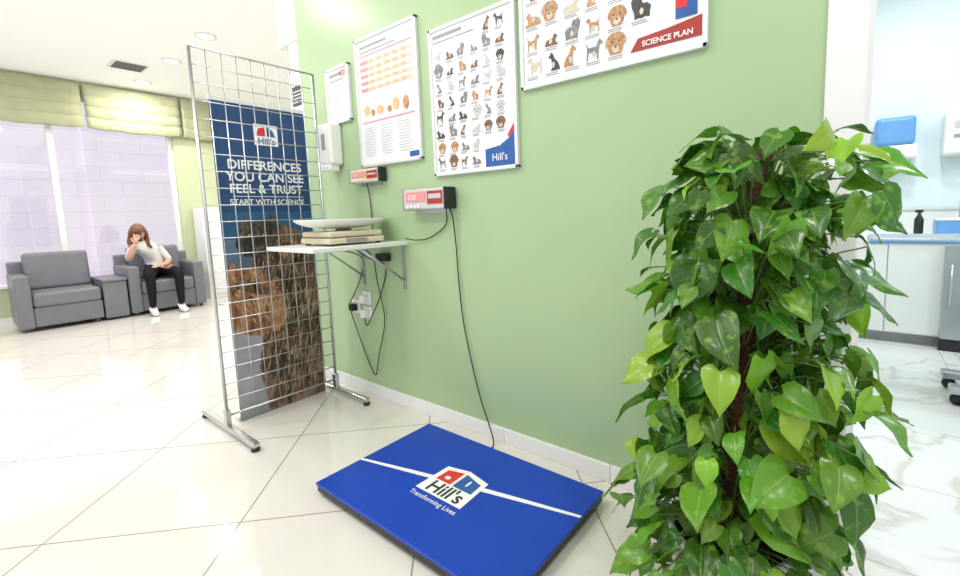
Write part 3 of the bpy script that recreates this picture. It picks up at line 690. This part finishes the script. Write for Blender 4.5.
# ------------------------------------------------------------------ woman
def skinmesh(name, verts, edges, root, sub=2):
    me = bpy.data.meshes.new(name); me.from_pydata([v[0] for v in verts], edges, []); o = bpy.data.objects.new(name, me); COL.objects.link(o)
    sk = o.modifiers.new('sk', 'SKIN'); sk.use_smooth_shade = True
    for i, v in enumerate(verts):
        r = v[1]; me.skin_vertices[0].data[i].radius = (r, r) if not isinstance(r, tuple) else r
        me.skin_vertices[0].data[i].use_root = (i == root)
    if sub: o.modifiers.new('ss', 'SUBSURF').levels = sub; o.modifiers['ss'].render_levels = sub
    dg = bpy.context.evaluated_depsgraph_get(); dg.update()
    m2 = bpy.data.meshes.new_from_object(o.evaluated_get(dg)); bpy.data.objects.remove(o); return m2
wm = empty('seated_woman', (-7.8, 1.8, 0))
V = [((-7.90, 1.88, .57), .135),
     ((-7.89, 1.85, .68), .110),
     ((-7.86, 1.79, .84), .122),
     ((-7.82, 1.74, .94), .08),
     ((-7.79, 1.71, 1.00), .045),
     ((-7.77, 1.69, 1.05), .045),
     ((-7.80, 1.61, .92), .055),
     ((-7.68, 1.52, .74), .043),
     ((-7.63, 1.56, .87), .034),
     ((-7.60, 1.60, .96), .025),
     ((-7.84, 1.90, .89), .055),
     ((-7.80, 2.00, .70), .043),
     ((-7.66, 1.93, .65), .034),
     ((-7.58, 1.86, .645), .025),
     ((-7.86, 1.80, .55), .10),
     ((-7.62, 1.72, .55), .082),
     ((-7.40, 1.67, .53), .060),
     ((-7.36, 1.66, .30), .052),
     ((-7.34, 1.65, .10), .038),
     ((-7.86, 1.97, .55), .10),
     ((-7.62, 1.98, .55), .082),
     ((-7.40, 1.99, .53), .060),
     ((-7.35, 1.97, .30), .052),
     ((-7.31, 1.96, .10), .038)]
E = [(0, 1), (1, 2), (2, 3), (3, 4), (4, 5), (3, 6), (6, 7), (7, 8), (8, 9), (3, 10), (10, 11), (11, 12), (12, 13), (0, 14), (14, 15), (15, 16), (16, 17), (17, 18), (0, 19), (19, 20), (20, 21), (21, 22), (22, 23)]
bm_ = skinmesh('body', V, E, 0)
bo = link('body', bm_, [M['top'], M['skin'], M['trouser']], wm, True)
seglab = {}
for (a, c) in E:
    if min(a, c) >= 14 or max(a, c) >= 14: l = 2
    elif (a, c) in ((7, 8), (8, 9), (11, 12), (12, 13), (3, 4), (4, 5)): l = 1
    else: l = 0
    seglab[(a, c)] = l
P3 = [Vector(v[0]) for v in V]
for f in bm_.polygons:
    best = 9; lab = 0
    for (a, c), l in seglab.items():
        p, q = P3[a], P3[c]; t = max(0, min(1, (f.center-p).dot(q-p)/(q-p).length_squared)); dd = (f.center-(p+(q-p)*t)).length-(.04 if min(a, c) < 3 else 0)
        if dd < best: best = dd; lab = l
    if lab != 1 and f.center.z < .64: lab = 2
    f.material_index = lab
def hand(name, wrist, dirv, palm_n, curl):
    wv = Vector(wrist); d = Vector(dirv).normalized(); nn = Vector(palm_n); nn = (nn-d*nn.dot(d)).normalized(); s = nn.cross(d)
    verts = [(wv, .024), (wv+d*.03, .028), (wv+d*.065, .030)]; ed = [(0, 1), (1, 2)]
    for k, (off, ln) in enumerate(((-.033, .062), (-.011, .072), (.011, .068), (.032, .052))):
        b0 = len(verts); k0 = wv+d*.075+s*off; a = curl
        p1 = k0+(d*math.cos(a*.3)+nn*math.sin(a*.3))*ln*.45; p2_ = p1+(d*math.cos(a*.8)+nn*math.sin(a*.8))*ln*.32; p3_ = p2_+(d*math.cos(a*1.3)+nn*math.sin(a*1.3))*ln*.25
        verts += [(k0, .010), (p1, .009), (p2_, .0085), (p3_, .007)]; ed += [(2, b0), (b0, b0+1), (b0+1, b0+2), (b0+2, b0+3)]
    b0 = len(verts); verts += [(wv+d*.03-s*.035, .012), (wv+d*.055-s*.055+nn*.012, .010), (wv+d*.075-s*.058+nn*.02, .008)]; ed += [(1, b0), (b0, b0+1), (b0+1, b0+2)]
    me = skinmesh(name, verts, ed, 0, 2); return link(name, me, M['skin'], wm, True)
hand('hand_raised', (-7.60, 1.60, .96), (-.05, .25, .95), (-.8, .5, .1), .9)
pc = Vector((-7.638, 1.645, 1.055))
box('phone', tuple(pc-Vector((.005, .036, .07))), tuple(pc+Vector((.005, .036, .07))), M['black'], wm, .004, 2, Matrix.Rotation(math.radians(-12), 3, 'Y') @ Matrix.Rotation(math.radians(-25), 3, 'Z'))
hand('hand_lap', (-7.58, 1.86, .645), (.45, -.85, -.02), (0, -.1, -1), .4)
for i, (x, y) in enumerate(((-7.34, 1.65), (-7.31, 1.96))):
    me = skinmesh('shoe', [((x-.03, y, .05), .042), ((x+.06, y, .045), .042), ((x+.15, y+(.01 if i else -.01), .035), .034), ((x, y, .10), .038)], [(0, 1), (1, 2), (0, 3)], 0)
    link('shoe_%d' % i, me, M['shoe'], wm, True)
hc = Vector((-7.755, 1.675, 1.10)); f = Vector((.86, -.10, -.52)).normalized(); u = Vector((.30, -.08, .95)); u = (u-f*u.dot(f)).normalized(); s = u.cross(f)
def H(a, bb, c): return hc+f*a+s*bb+u*c
vs, fs = [], []; nlat, nlon = 24, 32
for i in range(nlat+1):
    th = math.pi*i/nlat
    for j in range(nlon):
        ph = 2*math.pi*j/nlon; x = math.sin(th)*math.cos(ph); y = math.sin(th)*math.sin(ph); z = math.cos(th)
        w_ = .074*(1-.22*max(0, -z)**1.5); dp = .092*(1-.12*max(0, -z)) ; a = x*dp; bb = y*w_; c = z*.112
        if x > 0:
            nz = math.exp(-((y*w_)/.012)**2)*math.exp(-((c+.018)/.022)**2); a += .022*nz
            for sy in (-1, 1): a -= .010*math.exp(-((bb-sy*.030)/.014)**2)*math.exp(-((c-.005)/.012)**2)
            a += .006*math.exp(-(bb/.02)**2)*math.exp(-((c+.055)/.010)**2)
        vs.append(H(a, bb, c))
for i in range(nlat):
    for j in range(nlon): a = i*nlon+j; q = i*nlon+(j+1) % nlon; fs.append((a, q, q+nlon, a+nlon))
mesh('head', vs, fs, M['skin'], wm, True)
def ball(name, c, r, m):
    bm = bmesh.new(); bmesh.ops.create_uvsphere(bm, u_segments=12, v_segments=8, radius=1)
    for v in bm.verts: v.co = c+f*v.co.x*r[0]+s*v.co.y*r[1]+u*v.co.z*r[2]
    me = bpy.data.meshes.new(name); bm.to_mesh(me); bm.free(); return link(name, me, m, wm, True)
for sg in (-1, 1):
    ball('eye', H(.078, sg*.030, .005), (.008, .013, .007), M['white_ink']); ball('iris', H(.084, sg*.030, .003), (.004, .006, .006), M['black_ink'])
    ball('brow', H(.084, sg*.030, .024), (.004, .016, .004), M['hair']); ball('ear', H(-.005, sg*.074, -.01), (.018, .008, .028), M['skin'])
ball('lips', H(.084, 0, -.055), (.008, .02, .006), M['lip'])
vs, fs = [], []
for i in range(17):
    th = math.pi*.62*i/16
    for j in range(33):
        ph = 2*math.pi*j/32
        x = math.sin(th)*math.cos(ph); y = math.sin(th)*math.sin(ph); z = math.cos(th)
        if x > .35 and z < .45: k = (x-.35)*1.2; x -= k
        vs.append(H(x*.102-.006, y*.086, z*.122+.004))
for i in range(16):
    for j in range(32): a = i*33+j; fs.append((a, a+1, a+34, a+33))
o = mesh('hair_cap', vs, fs, M['hair'], wm, True); o.modifiers.new('s', 'SOLIDIFY').thickness = .008
vs, fs = [], []
for k in range(46):
    ph = math.radians(62+236*k/45); x = math.cos(ph); y = math.sin(ph)
    p0_ = H(x*.06, y*.05, .10); p1_ = H(x*.09, y*.085, .03); p2_ = H(x*.10-.01, y*.098, -.06)
    p3_ = p2_+Vector((R.uniform(-.01, .02), R.uniform(-.02, .02), -.09)); p4_ = p3_+Vector((R.uniform(-.02, .03), R.uniform(-.03, .03), -R.uniform(.03, .07)))
    tubedata(smoothpts([p0_, p1_, p2_, p3_, p4_], 4), [.008+.007*math.sin(math.pi*min(1, i/16)) if i < 16 else .003 for i in range(17)], 6, vs, fs)
mesh('hair_locks', vs, fs, M['hair'], wm, True)

# ------------------------------------------------------------------ world
wd = bpy.data.worlds.new('world'); S.world = wd; wd.use_nodes = True
bg = wd.node_tree.nodes['Background']; bg.inputs[0].default_value = (.96, .97, 1, 1); bg.inputs[1].default_value = 1.0
